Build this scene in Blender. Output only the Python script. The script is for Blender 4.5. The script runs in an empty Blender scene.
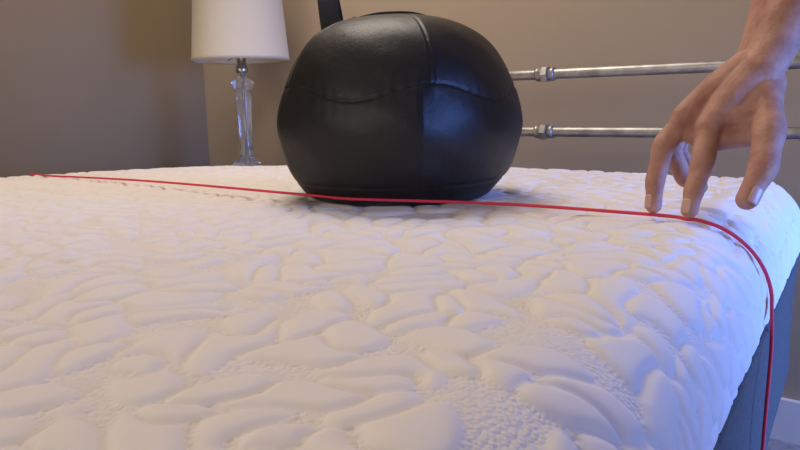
import bpy, bmesh, math, random
import numpy as np
from mathutils import Vector, Matrix
random.seed(3)
scene=bpy.context.scene
scene.view_settings.view_transform='Standard'
CZ=0.78
# bed axes : N = across the bed (towards its right side), M = towards the head wall
ang=math.radians(35)
N=Vector((math.cos(ang),-math.sin(ang),0)); M=Vector((math.sin(ang),math.cos(ang),0))
def L(a,w,z): return N*a+M*w+Vector((0,0,z))

# ------------------------------------------------------------ helpers
def link(o,parent=None):
    scene.collection.objects.link(o)
    if parent: o.parent=parent
    return o
def empty(name,loc=(0,0,0)):
    e=bpy.data.objects.new(name,None); e.empty_display_size=.05
    scene.collection.objects.link(e); return e
def mesh_obj(name,verts,faces,mat=None,parent=None,smooth=True):
    me=bpy.data.meshes.new(name); me.from_pydata([tuple(v) for v in verts],[],faces); me.update()
    if smooth:
        me.polygons.foreach_set('use_smooth',[True]*len(me.polygons))
    if mat: me.materials.append(mat)
    return link(bpy.data.objects.new(name,me),parent)
def fixn(o):
    bm=bmesh.new(); bm.from_mesh(o.data); bmesh.ops.recalc_face_normals(bm,faces=bm.faces); bm.to_mesh(o.data); bm.free()
def box(name,a0,a1,w0,w1,z0,z1,mat,parent=None,bevel=0.0):
    v=[L(a,w,z) for z in (z0,z1) for w in (w0,w1) for a in (a0,a1)]
    f=[(0,2,3,1),(4,5,7,6),(0,1,5,4),(2,6,7,3),(0,4,6,2),(1,3,7,5)]
    o=mesh_obj(name,v,f,mat,parent,False); fixn(o)
    if bevel:
        m=o.modifiers.new('b','BEVEL'); m.width=bevel; m.segments=3
    return o
def revolve(name,prof,center,mat,parent=None,seg=64,axis=None,smooth=True):
    q=Vector((0,0,1)).rotation_difference(axis).to_matrix() if axis else Matrix.Identity(3)
    v=[];f=[]
    for r,z in prof:
        for i in range(seg):
            t=2*math.pi*i/seg
            v.append(Vector(center)+q@Vector((r*math.cos(t),r*math.sin(t),z)))
    for k in range(len(prof)-1):
        for i in range(seg):
            j=(i+1)%seg
            f.append((k*seg+i,k*seg+j,(k+1)*seg+j,(k+1)*seg+i))
    o=mesh_obj(name,v,f,mat,parent,smooth); 
    bm=bmesh.new(); bm.from_mesh(o.data); bmesh.ops.remove_doubles(bm,verts=bm.verts,dist=1e-6)
    bmesh.ops.recalc_face_normals(bm,faces=bm.faces); bm.to_mesh(o.data); bm.free()
    return o
def catmull(P,per=8):
    P=[np.array(p,float) for p in P]; out=[]
    Q=[2*P[0]-P[1]]+P+[2*P[-1]-P[-2]]
    for i in range(1,len(Q)-2):
        for k in range(per):
            t=k/per
            out.append(.5*((2*Q[i])+(Q[i+1]-Q[i-1])*t+(2*Q[i-1]-5*Q[i]+4*Q[i+1]-Q[i+2])*t*t+(-Q[i-1]+3*Q[i]-3*Q[i+1]+Q[i+2])*t**3))
    out.append(P[-1]); return out
def tube_geo(pts_r,seg=20,per=8,caps=True):
    """pts_r: list of (x,y,z,r) -> verts, faces of closed tapered tube with round ends"""
    S=catmull(pts_r,per)
    P=[Vector(s[:3]) for s in S]; R=[float(s[3]) for s in S]
    T=[]
    for i in range(len(P)):
        a=P[max(i-1,0)]; b=P[min(i+1,len(P)-1)]; T.append((b-a).normalized())
    rings=[]
    if caps:
        for k in range(1,6):
            t=math.pi/2*k/6
            rings.append((P[0]-T[0]*R[0]*math.cos(t),R[0]*math.sin(t),T[0]))
    for p,r,t in zip(P,R,T): rings.append((p,r,t))
    if caps:
        for k in range(5,0,-1):
            t=math.pi/2*k/6
            rings.append((P[-1]+T[-1]*R[-1]*math.cos(t),R[-1]*math.sin(t),T[-1]))
    up=Vector((0,0,1)) if abs(T[0].z)<.9 else Vector((1,0,0))
    u=(up-T[0]*up.dot(T[0])).normalized()
    v=[];f=[]
    for p,r,t in rings:
        u=(u-t*u.dot(t)).normalized(); w=t.cross(u)
        for i in range(seg):
            an=2*math.pi*i/seg; v.append(p+(u*math.cos(an)+w*math.sin(an))*r)
    n=len(rings)
    for k in range(n-1):
        for i in range(seg):
            j=(i+1)%seg; f.append((k*seg+i,k*seg+j,(k+1)*seg+j,(k+1)*seg+i))
    f.append(tuple(range(seg))[::-1]); f.append(tuple(range((n-1)*seg,n*seg)))
    return v,f
def join_geo(gs):
    V=[];F=[]
    for v,f in gs:
        o=len(V); V+=v; F+=[tuple(i+o for i in q) for q in f]
    return V,F
# ------------------------------------------------------------ materials
def mat(name,col,rough=.6,metal=0,**kw):
    m=bpy.data.materials.new(name); m.use_nodes=True
    b=m.node_tree.nodes['Principled BSDF']
    b.inputs['Base Color'].default_value=(*col,1); b.inputs['Roughness'].default_value=rough; b.inputs['Metallic'].default_value=metal
    for k,v in kw.items(): b.inputs[k.replace('_',' ')].default_value=v
    return m
def noise_col(m,c1,c2,scale,detail=4,lo=.35,hi=.65,coord='Object'):
    nt=m.node_tree; b=nt.nodes['Principled BSDF']
    tc=nt.nodes.new('ShaderNodeTexCoord'); n=nt.nodes.new('ShaderNodeTexNoise'); r=nt.nodes.new('ShaderNodeValToRGB')
    n.inputs['Scale'].default_value=scale; n.inputs['Detail'].default_value=detail
    r.color_ramp.elements[0].position=lo; r.color_ramp.elements[1].position=hi
    r.color_ramp.elements[0].color=(*c1,1); r.color_ramp.elements[1].color=(*c2,1)
    nt.links.new(tc.outputs[coord],n.inputs['Vector']); nt.links.new(n.outputs['Fac'],r.inputs['Fac']); nt.links.new(r.outputs['Color'],b.inputs['Base Color'])
def bump(m,kind,scale,strength,dist,detail=4,chain=None):
    nt=m.node_tree; b=nt.nodes['Principled BSDF']
    tc=nt.nodes.new('ShaderNodeTexCoord')
    if kind=='noise':
        n=nt.nodes.new('ShaderNodeTexNoise'); n.inputs['Detail'].default_value=detail; out=n.outputs['Fac']
    else:
        n=nt.nodes.new('ShaderNodeTexVoronoi'); out=n.outputs['Distance']
    n.inputs['Scale'].default_value=scale
    bp=nt.nodes.new('ShaderNodeBump'); bp.inputs['Strength'].default_value=strength; bp.inputs['Distance'].default_value=dist
    nt.links.new(tc.outputs['Object'],n.inputs['Vector']); nt.links.new(out,bp.inputs['Height'])
    if chain: nt.links.new(chain.outputs['Normal'],bp.inputs['Normal'])
    nt.links.new(bp.outputs['Normal'],b.inputs['Normal'])
    return bp
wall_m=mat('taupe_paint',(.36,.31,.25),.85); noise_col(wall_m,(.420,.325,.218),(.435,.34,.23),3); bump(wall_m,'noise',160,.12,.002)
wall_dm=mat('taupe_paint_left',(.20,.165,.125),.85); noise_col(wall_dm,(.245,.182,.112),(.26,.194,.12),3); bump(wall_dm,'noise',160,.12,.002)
ceil_m=mat('ceiling_paint',(.75,.72,.68),.9)
trim_m=mat('trim_white',(.8,.78,.75),.5)
floor_m=mat('carpet',(.42,.43,.5),.95); noise_col(floor_m,(.22,.22,.25),(.32,.32,.36),60); bump(floor_m,'noise',300,.6,.004)
wood_m=mat('dark_wood',(.06,.035,.02),.4); noise_col(wood_m,(.05,.028,.015),(.09,.05,.028),8)
border_m=mat('grey_border_fabric',(.075,.078,.095),.9); noise_col(border_m,(.050,.047,.045),(.092,.087,.084),260); bump(border_m,'noise',500,.5,.001)
black_m=mat('black_leather',(.007,.007,.008),.46)
b1=bump(black_m,'noise',22,.3,.006,3); bump(black_m,'voronoi',420,.22,.0006,chain=b1)
black_m.node_tree.nodes['Principled BSDF'].inputs['Specular IOR Level'].default_value=.36
strap_m=mat('black_webbing',(.008,.008,.010),.6); bump(strap_m,'noise',600,.4,.001)
metal_m=mat('galvanised_steel',(.42,.41,.39),.45,.85); noise_col(metal_m,(.30,.29,.275),(.48,.465,.44),40); bump(metal_m,'noise',120,.15,.001)
red_m=mat('red_yarn',(.72,.04,.085),.7); bump(red_m,'noise',700,.6,.001)
glass_m=mat('lamp_glass',(.92,.89,.84),.08); glass_m.node_tree.nodes['Principled BSDF'].inputs['Transmission Weight'].default_value=.85
glass_m.node_tree.nodes['Principled BSDF'].inputs['IOR'].default_value=1.38
shade_m=mat('lampshade_linen',(.60,.53,.41),.9); bump(shade_m,'noise',400,.2,.001)
brass_m=mat('nickel',(.5,.47,.42),.3,1)
skin_m=mat('skin',(.5,.29,.22),.62); noise_col(skin_m,(.34,.155,.11),(.52,.285,.21),42,5,.3,.7)
sb=skin_m.node_tree.nodes['Principled BSDF']; sb.inputs['Subsurface Weight'].default_value=.12; sb.inputs['Subsurface Radius'].default_value=(.01,.004,.002); sb.inputs['Subsurface Scale'].default_value=.5
sb.inputs['Specular IOR Level'].default_value=.35
bb=bump(skin_m,'noise',120,.5,.003,6); bump(skin_m,'voronoi',700,.25,.0005,chain=bb)
nail_m=mat('nail',(.55,.32,.26),.35)
sleeve_m=mat('sleeve_cotton',(.05,.07,.12),.9)

# quilted cover material, micro stitched texture in valleys through the puff attribute
q_m=mat('quilted_knit',(.80,.74,.70),.85)
nt=q_m.node_tree; b=nt.nodes['Principled BSDF']; b.inputs['Sheen Weight'].default_value=.1
at=nt.nodes.new('ShaderNodeAttribute'); at.attribute_name='puff'
tc=nt.nodes.new('ShaderNodeTexCoord')
vo=nt.nodes.new('ShaderNodeTexVoronoi'); vo.inputs['Scale'].default_value=330
nt.links.new(tc.outputs['Object'],vo.inputs['Vector'])
inv=nt.nodes.new('ShaderNodeMapRange'); inv.inputs['From Min'].default_value=.10; inv.inputs['From Max'].default_value=.4; inv.inputs['To Min'].default_value=.9; inv.inputs['To Max'].default_value=.03
nt.links.new(at.outputs['Fac'],inv.inputs['Value'])
bp=nt.nodes.new('ShaderNodeBump'); bp.invert=True; bp.inputs['Distance'].default_value=.0013
nt.links.new(inv.outputs['Result'],bp.inputs['Strength']); nt.links.new(vo.outputs['Distance'],bp.inputs['Height'])
n2=nt.nodes.new('ShaderNodeTexNoise'); n2.inputs['Scale'].default_value=900; nt.links.new(tc.outputs['Object'],n2.inputs['Vector'])
bp2=nt.nodes.new('ShaderNodeBump'); bp2.inputs['Strength'].default_value=.12; bp2.inputs['Distance'].default_value=.0006
nt.links.new(n2.outputs['Fac'],bp2.inputs['Height']); nt.links.new(bp.outputs['Normal'],bp2.inputs['Normal']); nt.links.new(bp2.outputs['Normal'],b.inputs['Normal'])

# ------------------------------------------------------------ room
AL,AR,WB,WF,CH=-2.07,1.35,1.68,-2.6,2.4
box('floor',AL-.1,AR+.1,WF,WB+.1,-.1,0,floor_m)
box('ceiling',AL-.1,AR+.1,WF,WB+.1,CH,CH+.1,ceil_m)
box('wall_back',AL-.1,AR+.1,WB,WB+.1,0,CH,wall_m)
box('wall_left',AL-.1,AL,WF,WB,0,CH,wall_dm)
wr=empty('wall_right')
W0,W1,Z0,Z1=.75,1.6,.2,1.4
box('panel_1',AR,AR+.1,WF,W0,0,CH,wall_m,wr); box('panel_2',AR,AR+.1,W1,WB,0,CH,wall_m,wr)
box('panel_3',AR,AR+.1,W0,W1,0,Z0,wall_m,wr); box('panel_4',AR,AR+.1,W0,W1,Z1,CH,wall_m,wr)
win=empty('window_1')
for i,(p,q,r,s) in enumerate([(W0,W1,Z0,Z0+.05),(W0,W1,Z1-.05,Z1),(W0,W0+.05,Z0,Z1),(W1-.05,W1,Z0,Z1)]):
    box('frame_%d'%i,AR+.02,AR+.08,p,q,r,s,trim_m,win)
box('baseboard_back',AL,AR,WB-.015,WB,0,.1,trim_m); box('baseboard_left',AL,AL+.015,WF,WB-.015,0,.1,trim_m)

# ------------------------------------------------------------ mattress
TOP=.65; A0,A1=-1.58,-.068; B0,B1=-.62,1.36; RR=.085; SK=.025
def smooth(x): x=np.clip(x,0,1); return x*x*(3-2*x)
def profile(lo,hi,s):
    """s: unrolled coordinate, flat between lo+RR and hi-RR -> horizontal pos, drop"""
    h=np.array(s,float).copy(); d=np.zeros_like(h)
    for sg,e in ((1,hi-RR),(-1,lo+RR)):
        m=(np.array(s)*sg-e*sg)>0
        x=(np.array(s)*sg-e*sg)
        th=np.clip(x/RR,0,math.pi/2)
        ext=np.clip(x-RR*math.pi/2,0,None)
        hh=e+sg*RR*np.sin(th); dd=RR*(1-np.cos(th))+ext
        h=np.where(m,hh,h); d=np.where(m,dd,d)
    return h,d
arc=RR*math.pi/2+SK
s=np.arange(A0+RR-arc,A1-RR+arc+.0009,.0017); s=np.append(s[s<A1-RR+arc-.0003],A1-RR+arc)
t=list(np.arange(B0+RR-arc,-.02,.008)); x=-.02
while x<B1-RR+arc-.001:
    t.append(x); x+=.0012+.0013*max(x,0)
t.append(B1-RR+arc); t=np.array(t)
S,T=np.meshgrid(s,t)
ha,da=profile(A0,A1,s); hb,db=profile(B0,B1,t)
HA,HB=np.meshgrid(ha,hb); DA,DB=np.meshgrid(da,db)
drop=np.maximum(DA,DB)
# plan rounding of the corners
RC=.12
for ca,sa in ((A1-RC,1),(A0+RC,-1)):
    for cb,sb_ in ((B1-RC,1),(B0+RC,-1)):
        p=(HA-ca)*sa/RC; q=(HB-cb)*sb_/RC; m=(p>0)&(q>0)
        p2=p*np.sqrt(np.clip(1-q*q/2,0,1)); q2=q*np.sqrt(np.clip(1-p*p/2,0,1))
        HA=np.where(m,ca+sa*RC*p2,HA); HB=np.where(m,cb+sb_*RC*q2,HB)
# soft corner sagging
def sag(a,w): return .027*np.clip((w-.62)/.68,0,1.05)**1.4*np.clip((-a-.75)/.75,0,1.05)**1.0
Z=TOP-.0030-drop-sag(HA,HB)
# gentle large undulation
Z+= .0012*np.sin(HA*11+1)*np.sin(HB*9+2)
def quilt(S,T):
    rs=np.random.RandomState(23)
    c=.0380
    sx=S+.010*np.sin(T*33+S*15)+.004*np.sin(T*80-S*35); tx=T+.010*np.sin(S*31-T*19+1)+.004*np.sin(S*73+T*41)
    i0=np.floor(sx/c).astype(np.int32); j0=np.floor(tx/c).astype(np.int32)
    off=80; K=200
    jx=rs.rand(K,K)*.92+.04; jy=rs.rand(K,K)*.92+.04; drp=rs.rand(K,K)<.10; jr=rs.randn(K,K)*.3; sz=.78+.55*rs.rand(K,K); cv=rs.choice([-1,1],(K,K))*(4+9*rs.rand(K,K))
    F1=np.full(S.shape,9.,np.float32); F2=F1.copy()
    for di in range(-2,3):
        for dj in range(-2,3):
            i=i0+di; j=j0+dj; ii=i+off; jj=j+off
            px=(i+jx[ii,jj])*c; py=(j+jy[ii,jj])*c
            th=1.9*np.sin(px*13+1.3*np.sin(py*9))+1.6*np.cos(py*15+px*6)+jr[ii,jj]
            ct=np.cos(th); st=np.sin(th); dx=sx-px; dy=tx-py
            u=(dx*ct+dy*st); v=(-dx*st+dy*ct); v=v+cv[ii,jj]*u*u   # bean shaped
            d=(np.sqrt((u/.0345)**2+(v/.0205)**2)/sz[ii,jj]).astype(np.float32)
            d=np.where(drp[ii,jj],9,d)
            F2=np.where(d<F1,F1,np.minimum(F2,d)); F1=np.minimum(F1,d)
    g=np.clip(F2-F1,0,1.2)
    e=np.minimum(np.clip(g-.08,0,9)*.9,np.clip(.93-F1,0,9))
    h=np.clip(e/.5,0,1)
    return np.sqrt(1-(1-h)**2)
Q=quilt(S,T).astype(float)
# soften the relief slightly (foam under knit)
for _ in range(2):
    Q[1:-1]=(Q[:-2]+2*Q[1:-1]+Q[2:])/4; Q[:,1:-1]=(Q[:,:-2]+2*Q[:,1:-1]+Q[:,2:])/4
X=HA*N.x+HB*M.x; Y=HA*N.y+HB*M.y
P=np.stack([X,Y,Z],-1)
gu=np.gradient(P,axis=1); gv=np.gradient(P,axis=0)
nn=np.cross(gu,gv); ln=np.linalg.norm(nn,axis=-1,keepdims=True); nn=nn/np.maximum(ln,1e-12)
nn=np.where(nn[...,2:3]<0,nn*np.where(np.abs(nn[...,2:3])>.02,-1,1),nn)
seamfade=np.clip((RR+SK-drop)/.012,0,1)[...,None]
amp=.0042
P=P+nn*(Q[...,None]*amp-.0015)*seamfade
mattress=empty('mattress')
def grid_mesh(name,P,attr,mat,parent):
    nv,nu=P.shape[:2]
    me=bpy.data.meshes.new(name); me.vertices.add(nu*nv); me.vertices.foreach_set('co',P.reshape(-1).astype(np.float32))
    idx=np.arange(nu*nv).reshape(nv,nu)
    q=np.stack([idx[:-1,:-1],idx[:-1,1:],idx[1:,1:],idx[1:,:-1]],-1).reshape(-1,4)
    me.loops.add(q.size); me.loops.foreach_set('vertex_index',q.reshape(-1).astype(np.int32))
    me.polygons.add(len(q)); me.polygons.foreach_set('loop_start',(np.arange(len(q))*4).astype(np.int32))
    me.polygons.foreach_set('use_smooth',np.ones(len(q),bool))
    at=me.attributes.new('puff','FLOAT','POINT'); at.data.foreach_set('value',attr.reshape(-1).astype(np.float32))
    me.update(calc_edges=True); me.validate(); me.materials.append(mat)
    return link(bpy.data.objects.new(name,me),parent)
grid_mesh('quilted_cover',P,Q,q_m,mattress)
# rounded rectangle outline helper
def rrect(a0,a1,b0,b1,r,seg=12):
    o=[]
    for (ca,cb,st) in ((a1-r,b1-r,0),(a0+r,b1-r,90),(a0+r,b0+r,180),(a1-r,b0+r,270)):
        for k in range(seg+1):
            th=math.radians(st+90*k/seg); o.append((ca+r*math.cos(th),cb+r*math.sin(th)))
    # densify straight parts
    out=[]
    for i in range(len(o)):
        p=o[i]; q=o[(i+1)%len(o)]; d=math.dist(p,q); n=max(1,int(d/.03))
        for k in range(n): out.append((p[0]+(q[0]-p[0])*k/n,p[1]+(q[1]-p[1])*k/n))
    return out
def extrude_outline(name,out_fn,levels,mat,parent,caps=True):
    V=[];F=[];n=None
    for ins,z in levels:
        o=out_fn(ins); n=len(o)
        V+=[L(a,w,z-(sag(a,w) if z>.35 else 0)) for a,w in o]
    for k in range(len(levels)-1):
        for i in range(n):
            j=(i+1)%n; F.append((k*n+i,k*n+j,(k+1)*n+j,(k+1)*n+i))
    if caps: F.append(tuple(range(n))[::-1]); F.append(tuple(range((len(levels)-1)*n,len(levels)*n)))
    o=mesh_obj(name,V,F,mat,parent); fixn(o)
    m=o.modifiers.new('e','EDGE_SPLIT'); return o
base=rrect(A0,A1,B0,B1,.11)
cx,cb=(A0+A1)/2,(B0+B1)/2
def outl(ins):
    return [(a-math.copysign(ins,a-cx)*min(1,abs(a-cx)/.5),w-math.copysign(ins,w-cb)*min(1,abs(w-cb)/.5)) for a,w in base]
SEAM=TOP-RR-SK
extrude_outline('side_border',outl,[(.016,SEAM+.018),(.006,SEAM+.006),(.001,SEAM-.01),(-.004,SEAM-.06),(-.005,.45),(-.004,.37),(.002,.325),(.014,.31)],border_m,mattress)
pv,pf=tube_geo([(*L(a,w,SEAM-.001-sag(a,w)),.0035) for a,w in base+base[:1]],8,1,False)
mesh_obj('seam_piping',pv,pf,border_m,mattress)
# bed base
bed=empty('bed_frame')
box('platform',A0+.06,A1-.06,B0+.06,B1-.04,.24,.3095,wood_m,bed,.005)
for i,(a,w) in enumerate([(A0+.1,B0+.1),(A1-.14,B0+.1),(A0+.1,B1-.12),(A1-.14,B1-.12)]):
    box('leg_%d'%i,a,a+.06,w,w+.06,0,.24,wood_m,bed,.004)

# ------------------------------------------------------------ pipe headboard
hb_=empty('pipe_headboard'); WP=1.45; PR=.0115
g=[]
zu,zl=CZ+.067,CZ-.062
al,ar=-.86,.12
for z in (zu,zl): g.append(tube_geo([(*L(al,WP,z),PR),(*L((al+ar)/2,WP,z),PR),(*L(ar,WP,z),PR)],24,2,False))
v,f=join_geo(g); mesh_obj('rails',v,f,metal_m,hb_)
g=[]
for a in (al,ar): g.append(tube_geo([(*L(a,WP,.006),PR),(*L(a,WP,.4),PR),(*L(a,WP,zu),PR)],24,2,False))
v,f=join_geo(g); mesh_obj('posts',v,f,metal_m,hb_)
k=0
for z in (zu,zl):
    for a,hexa in ((-.604,1),(-.075,1),(al,0),(ar,0)):
        if hexa:
            revolve('union_%d'%k,[(PR,-.022),(.0145,-.022),(.0155,-.019),(.0155,-.014),(.0135,-.012),(.0135,.012),(.0155,.014),(.0155,.019),(.0145,.022),(PR,.022)],L(a,WP,z),metal_m,hb_,32,N)
            revolve('nut_%d'%k,[(PR,-.008),(.0185,-.008),(.0195,-.006),(.0195,.006),(.0185,.008),(PR,.008)],L(a,WP,z),metal_m,hb_,6,N,False)
        else:
            sd=1 if a==al else -1
            revolve('tee_%d'%k,[(PR,-.026),(.016,-.026),(.016,-.02),(.0135,-.018),(.0135,.018),(.016,.02),(.016,.026),(PR,.026)],L(a,WP,z),metal_m,hb_,32)
            revolve('tee_arm_%d'%k,[(.0135,0),(.0135,.02),(.016,.022),(.016,.03),(PR,.03)],L(a,WP,z),metal_m,hb_,32,N*sd)
        k+=1
for i,a in enumerate((al,ar)):
    revolve('flange_%d'%i,[(0,0),(.04,0),(.04,.006),(.018,.01),(.016,.03),(PR,.03)],L(a,WP,0.0),metal_m,hb_,32)
    revolve('cap_%d'%i,[(.016,.026),(.014,.032),(0,.034)],L(a,WP,zu),metal_m,hb_,32)

# ------------------------------------------------------------ nightstand + lamp
ns=empty('nightstand'); nt_top=.565
box('top',-2.04,-1.60,1.24,1.655,nt_top-.025,nt_top,wood_m,ns,.004)
box('carcass',-2.02,-1.62,1.265,1.65,.12,nt_top-.025,wood_m,ns,.003)
box('drawer_front',-2.0,-1.64,1.252,1.266,.34,nt_top-.045,wood_m,ns,.003)
box('drawer_front_2',-2.0,-1.64,1.252,1.266,.15,.325,wood_m,ns,.003)
for i,(a,w) in enumerate([(-2.02,1.265),(-1.66,1.265),(-2.02,1.61),(-1.66,1.61)]): box('leg_%d'%i,a,a+.04,w,w+.04,0,.12,wood_m,ns,.003)
lamp=empty('table_lamp'); lc=Vector((-.488,2.130,0)); zb=nt_top
stem=[(0,0),(.060,0),(.062,.006),(.060,.016),(.044,.024),(.038,.036),(.046,.044),(.040,.054),(.026,.062),(.020,.072),(.025,.082),(.020,.092),(.0185,.11),(.021,.18),(.024,.25),(.0245,.262),(.018,.272),(.028,.280),(.034,.290),(.036,.300),(.022,.312),(.012,.318),(.012,.330),(0,.330)]
revolve('glass_column',stem,lc+Vector((0,0,zb)),glass_m,lamp,48)
revolve('core_rod',[(0,.01),(.004,.01),(.004,.32),(0,.32)],lc+Vector((0,0,zb)),brass_m,lamp,12)
revolve('foot_plate',[(.0,.0),(.064,.0),(.064,.004),(0,.005)],lc+Vector((0,0,zb)),brass_m,lamp,48)
revolve('socket',[(0,.33),(.017,.33),(.019,.335),(.019,.345),(.014,.355),(.014,.40),(0,.40)],lc+Vector((0,0,zb)),brass_m,lamp,32)
sz=.930
sh=revolve('shade',[(.150,sz),(.151,sz+.008),(.149,sz+.012),(.129,sz+.262),(.130,sz+.27)],lc,shade_m,lamp,96)
m=sh.modifiers.new('s','SOLIDIFY'); m.thickness=.002
revolve('bulb',[(0,.40),(.012,.40),(.016,.42),(.028,.445),(.03,.465),(.02,.485),(0,.492)],lc+Vector((0,0,zb)),mat('bulb_frost',(.8,.8,.78),.4),lamp,32)
for i in range(3):
    th=i*2*math.pi/3; d=Vector((math.cos(th),math.sin(th),0))
    v,f=tube_geo([(*(lc+Vector((0,0,sz+.03))),.0015),(*(lc+d*.07+Vector((0,0,sz+.02))),.0015),(*(lc+d*.148+Vector((0,0,sz+.012))),.0015)],8,3); mesh_obj('spider_%d'%i,v,f,brass_m,lamp)

# ------------------------------------------------------------ soft weighted ball
ball=empty('medicine_ball'); BC=Vector((-.001,1.0,TOP-.0015))
prof=[(0,0),(.06,0),(.118,.0),(.132,.003),(.142,.012),(.158,.036),(.170,.070),(.1765,.104),(.1735,.135),(.164,.168),(.149,.199),(.129,.225),(.104,.243),(.075,.254),(.04,.260),(0,.262)]
pc=catmull([(r,z,0) for r,z in prof],16); pc=[(abs(float(p[0])),float(p[1])) for p in pc]
NS=720
def angd(a,b): return (a-b+math.pi)%(2*math.pi)-math.pi
front=-math.pi/2
up=np.array([front+math.radians(16)+k*2*math.pi/5 for k in range(5)])
dn=np.array([front+math.radians(9)+k*2*math.pi/5 for k in range(5)])
TH=2*np.pi*np.arange(NS)/NS
half=math.pi/5; rows=[]
hs=.150+.010*np.cos(5*(TH-up[0]))
for (r,z) in pc:
    pu=np.min(np.abs(angd(TH[:,None],up[None])),1); pd_=np.min(np.abs(angd(TH[:,None],dn[None])),1)
    pd=np.where(z>hs,pu,pd_)
    bl=smooth((z-hs)/.05+.5)
    pmix=pu*bl+pd_*(1-bl)
    poly=1/np.cos(np.abs(half-pmix))
    wgt=float(smooth(np.array(z/.05)))*float(smooth(np.array(r/.09)))
    rr=r*(1+(poly-1.09)*.32*wgt)
    dist=pd*r; groove=np.zeros(NS)
    if r>.010 and z>.02: groove=groove+.0018*np.exp(-(dist/.0018)**2)*np.where(z<hs,.6,1)
    dh=np.abs(z-hs); groove=groove+.0018*np.exp(-(dh/.0016)**2)
    groove=groove+.0012*np.exp(-((z-.028)/.0018)**2)
    puffy=.0016*(1-np.exp(-dist/.03))*(1-np.exp(-dh/.03))
    wr_=.0008*np.sin(TH*7+z*60)*np.sin(z*45+TH*3)+.0003*np.sin(TH*60+z*30)*np.exp(-dh/.012)
    k=(rr-groove+puffy+wr_*wgt)/max(r,1e-4) if r>.010 else np.ones(NS)
    zz=z-(groove*.7 if z>.215 else groove*0)
    rows.append(np.stack([BC.x+r*k*np.cos(TH),BC.y+r*k*np.sin(TH),BC.z+zz],-1))
V=np.concatenate(rows); n=len(pc); F=[]
for k in range(n-1):
    for i in range(NS):
        j=(i+1)%NS; F.append((k*NS+i,k*NS+j,(k+1)*NS+j,(k+1)*NS+i))
o=mesh_obj('ball_shell',V.tolist(),F,black_m,ball)
bm=bmesh.new(); bm.from_mesh(o.data); bmesh.ops.remove_doubles(bm,verts=bm.verts,dist=1e-5); bmesh.ops.recalc_face_normals(bm,faces=bm.faces); bm.to_mesh(o.data); bm.free()
def strap(name,pts,wdir,width,th,mat,parent):
    S_=catmull([(*p,0) for p in pts],8); P_=[Vector(q[:3]) for q in S_]; V=[];F=[]
    for i,p in enumerate(P_):
        t=(P_[min(i+1,len(P_)-1)]-P_[max(i-1,0)]).normalized(); nrm=t.cross(wdir).normalized()
        for a,b_ in ((-1,-1),(1,-1),(1,1),(-1,1)): V.append(p+wdir*width/2*a+nrm*th/2*b_)
    for i in range(len(P_)-1):
        for k in range(4): F.append((i*4+k,i*4+(k+1)%4,(i+1)*4+(k+1)%4,(i+1)*4+k))
    F.append((0,1,2,3)); e=(len(P_)-1)*4; F.append((e+3,e+2,e+1,e))
    o=mesh_obj(name,V,F,mat,parent,False); fixn(o); m=o.modifiers.new('b','BEVEL'); m.width=.0015; m.segments=3; return o
strap('handle_loop',[BC+Vector(p) for p in ((-.088,-.030,.222),(-.093,-.024,.255),(-.097,-.012,.288),(-.099,.006,.299),(-.097,.024,.288),(-.092,.034,.256),(-.086,.040,.218))],Vector((.98,0,.12)).normalized(),.029,.005,strap_m,ball)
strap('handle_patch',[BC+Vector(p) for p in ((-.108,-.02,.228),(-.08,-.02,.246),(-.055,-.02,.256))],Vector((0,1,0)),.035,.005,strap_m,ball)
strap('zip_flap',[BC+Vector(p) for p in ((-.05,-.03,.256),(-.02,-.032,.261),(.02,-.032,.261),(.05,-.03,.254))],Vector((0,1,0)),.018,.004,strap_m,ball)

# ------------------------------------------------------------ red string
def R(x,y,z): return (x,y,CZ+z)
wl=.766; pts=[]
Ls=Vector((-.814,1.476,0)); wL=Ls.dot(M)
for dz in (-.50,-.35,-.2,-.11): pts.append(L(A0-.008,wL,TOP+dz))
for ph in (70,45,20): 
    th=math.radians(ph); pts.append(L(A0+RR-(RR+.006)*math.sin(th),wL,TOP-RR+(RR+.005)*math.cos(th)-float(sag(A0,wL))))
pts.append(Vector((-.80,1.465,TOP+.004-.008)))
pts.append(Vector((-.45,1.18,TOP+.008)))
rb=.1452
for d in (-138,-128,-118,-108):
    th=math.radians(d); pts.append(Vector((rb*math.cos(th),1.0+rb*math.sin(th),TOP+.0110)))
pts+= [Vector((.13,.826,TOP+.007)),Vector((.2915,.742,TOP+.0035)),Vector((.316,.716,TOP+.0025))]
for ph in (8,22,36,50,64,78,90):
    th=math.radians(ph); pts.append(L(A1-RR+(RR+.0045)*math.sin(th),wl+.0002*ph*.2,TOP-RR+(RR+.0036)*math.cos(th)))
for dz,dw in ((-.13,0),(-.2,-.003),(-.34,-.006),(-.48,-.004),(-.6,0)): pts.append(L(A1+.0075,wl+dw,TOP+dz))
v,f=tube_geo([(*p,.0020) for p in pts],10,6); mesh_obj('red_string',v,f,red_m)

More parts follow.
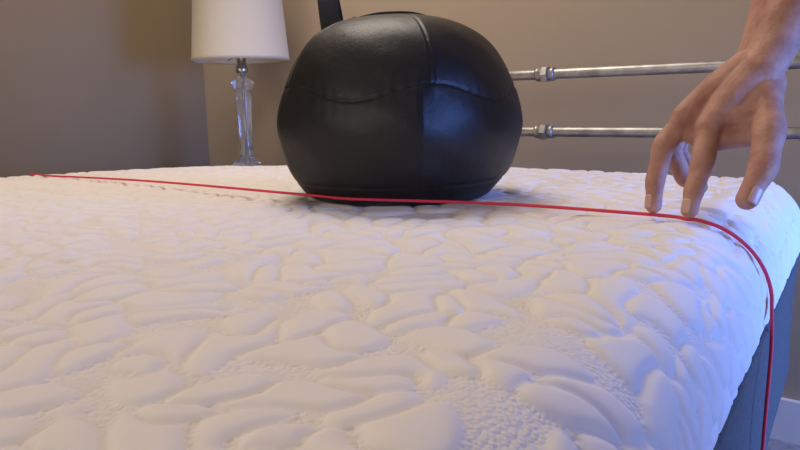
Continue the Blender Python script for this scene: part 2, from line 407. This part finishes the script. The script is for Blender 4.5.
# ------------------------------------------------------------ right hand and forearm
hand=empty('human_hand')
idx=[(.345,.738,-.030,.0150),(.3315,.720,-.064,.0127),(.3205,.713,-.097,.0109),(.3155,.709,-.1165,.0092)]
mid=[(.3300,.765,-.0180,.0150),(.3060,.764,-.0490,.0130),(.2950,.757,-.0900,.0111),(.2915,.749,-.1165,.0094)]
rng=[(.340,.793,-.020,.014),(.3304,.80,-.0573,.0120),(.3447,.795,-.091,.0102),(.3610,.786,-.101,.0086)]
pnk=[(.358,.817,-.026,.0125),(.350,.830,-.058,.0105),(.364,.824,-.082,.0088),(.378,.814,-.089,.0074)]
thb=[(.404,.742,.004,.0205),(.3925,.704,-.032,.0170),(.3765,.681,-.069,.0148),(.3570,.671,-.100,.0112)]
def up_(q): return [R(*p[:3])+(p[3],) for p in q]
def mid_pts(q):
    out=[q[0]]
    for a,b_ in zip(q[:-1],q[1:]):
        out.append(tuple((a[i]+b_[i])/2 for i in range(3))+(((a[3]+b_[3])/2)*.92,)); out.append(b_)
    return out
g=[]
for q in (idx,mid,rng,pnk,thb): g.append(tube_geo(up_(mid_pts(q)),20,6))
# metacarpals / palm
cor=[((.400,.757,.026),idx),((.400,.772,.034),mid),((.408,.790,.030),rng),((.418,.802,.022),pnk)]
for c,q in cor:
    m0=q[0]; mm=tuple((c[i]*.5+m0[i]*.5) for i in range(3))
    g.append(tube_geo(up_([(*c,.023),(mm[0]-.001,mm[1],mm[2]+.002,.0200),(m0[0],m0[1],m0[2],m0[3]+.0012)]),20,6))
# palm underside, thenar and hypothenar masses, webs
g.append(tube_geo(up_([(.418,.762,.018,.020),(.398,.740,-.004,.022),(.372,.738,-.026,.018)]),20,6))
g.append(tube_geo(up_([(.424,.790,.012,.020),(.402,.800,-.008,.021),(.374,.806,-.028,.015)]),20,6))
g.append(tube_geo(up_([(.413,.780,.010,.020),(.388,.772,-.010,.020),(.358,.772,-.028,.0145)]),20,6))
g.append(tube_geo(up_([(.393,.714,-.036,.0135),(.376,.728,-.038,.0135),(.352,.738,-.042,.0135)]),20,6))
g.append(tube_geo(up_([(.395,.722,-.015,.015),(.376,.732,-.018,.016),(.352,.740,-.022,.015)]),20,6))
g.append(tube_geo(up_([(.342,.740,-.042,.0120),(.334,.765,-.034,.0125),(.342,.790,-.034,.012),(.358,.812,-.034,.011)]),20,6))
# wrist + forearm + elbow + upper arm (two parallel bones => oval section)
for oy in (-.010,.010):
    g.append(tube_geo(up_([(.404,.772+oy*1.6,.026,.023),(.422,.778+oy,.052,.0250),(.440,.788+oy,.086,.0295),(.460,.80+oy,.124,.036),(.488,.815+oy,.18,.041),(.520,.838+oy,.245,.043),(.545,.855,.29,.041),(.60,.88,.36,.044),(.70,.90,.47,.048)]),28,6))
# ulna head bump
g.append(tube_geo(up_([(.432,.800,.066,.012),(.436,.806,.074,.013)]),16,3))
v,f=join_geo(g)
sk=mesh_obj('hand_skin',v,f,skin_m,hand)
m=sk.modifiers.new('r','REMESH'); m.mode='VOXEL'; m.voxel_size=.0013; m.use_smooth_shade=True
m=sk.modifiers.new('s','SMOOTH'); m.factor=.5; m.iterations=10
v,f=tube_geo(up_([(.59,.876,.35,.052),(.64,.89,.405,.056),(.70,.90,.47,.060),(.74,.91,.51,.062)]),32,6); mesh_obj('sleeve',v,f,sleeve_m,hand)
def nail(name,q,dors,back=.35,wd=.0062,ln=.0072):
    p0=Vector(R(*q[-2][:3])); p1=Vector(R(*q[-1][:3])); t_=(p1-p0).normalized(); r=q[-1][3]
    d=Vector(dors); d=(d-t_*d.dot(t_)).normalized(); s_=t_.cross(d)
    c=p1-t_*r*back+d*r*.50
    V=[];F=[];A,B=10,14
    for i in range(A+1):
        for j in range(B+1):
            x=-1+2*i/A; y=-1+2*j/B
            yy=y*math.sqrt(max(0,1-.35*x*x if x>0 else 1-.6*x**4)); an=yy*math.radians(52)
            V.append(c+t_*(x*ln)+d*(math.cos(an)*r*.52-.0006*x*x)+s_*(math.sin(an)*wd))
    for i in range(A):
        for j in range(B):
            F.append((i*(B+1)+j,(i+1)*(B+1)+j,(i+1)*(B+1)+j+1,i*(B+1)+j+1))
    o=mesh_obj(name,V,F,nail_m,hand); fixn(o); m=o.modifiers.new('s','SOLIDIFY'); m.thickness=.0008; m.offset=0
nail('nail_index',idx,(-.75,-.45,0),.35,.0070,.0078); nail('nail_middle',mid,(-.9,-.3,0),.35,.0070,.0078); nail('nail_thumb',thb,(.25,-1,.1),.35,.0088,.0095); nail('nail_ring',rng,(.3,-.2,-.9))

# ------------------------------------------------------------ lights
def area(name,loc,target,size,power,col,sy=None):
    l=bpy.data.lights.new(name,'AREA'); l.energy=power; l.color=col; l.size=size
    if sy: l.shape='RECTANGLE'; l.size_y=sy
    o=bpy.data.objects.new(name,l); o.location=loc; o.rotation_euler=(Vector(target)-Vector(loc)).to_track_quat('-Z','Y').to_euler(); link(o); return o
area('ceiling_light',L(-1.1,1.05,2.3),L(-.8,.6,.6),.8,23,(1,.88,.77))
wl_=area('window_daylight',L(AR+.06,(W0+W1)/2,.74),L(0,1.12,.42),.8,14,(.13,.30,1),.8); wl_.data.spread=math.radians(66)
area('room_daylight',L(-.9,-2.4,1.5),L(-.8,1.2,1.0),1.8,23,(1,.92,.84),1.4)
wd=bpy.data.worlds.new('w'); scene.world=wd; wd.use_nodes=True
wd.node_tree.nodes['Background'].inputs[0].default_value=(1,.94,.90,1); wd.node_tree.nodes['Background'].inputs[1].default_value=.22

# ------------------------------------------------------------ camera
cam=bpy.data.cameras.new('camera'); co=bpy.data.objects.new('camera',cam); link(co)
cam.lens=36*660/800; cam.sensor_width=36; cam.clip_start=.02
co.matrix_world=Matrix.Translation((0,0,CZ))@Matrix.Rotation(math.radians(90-10.13),4,'X')@Matrix.Rotation(math.radians(-1.09),4,'Z')
scene.camera=co
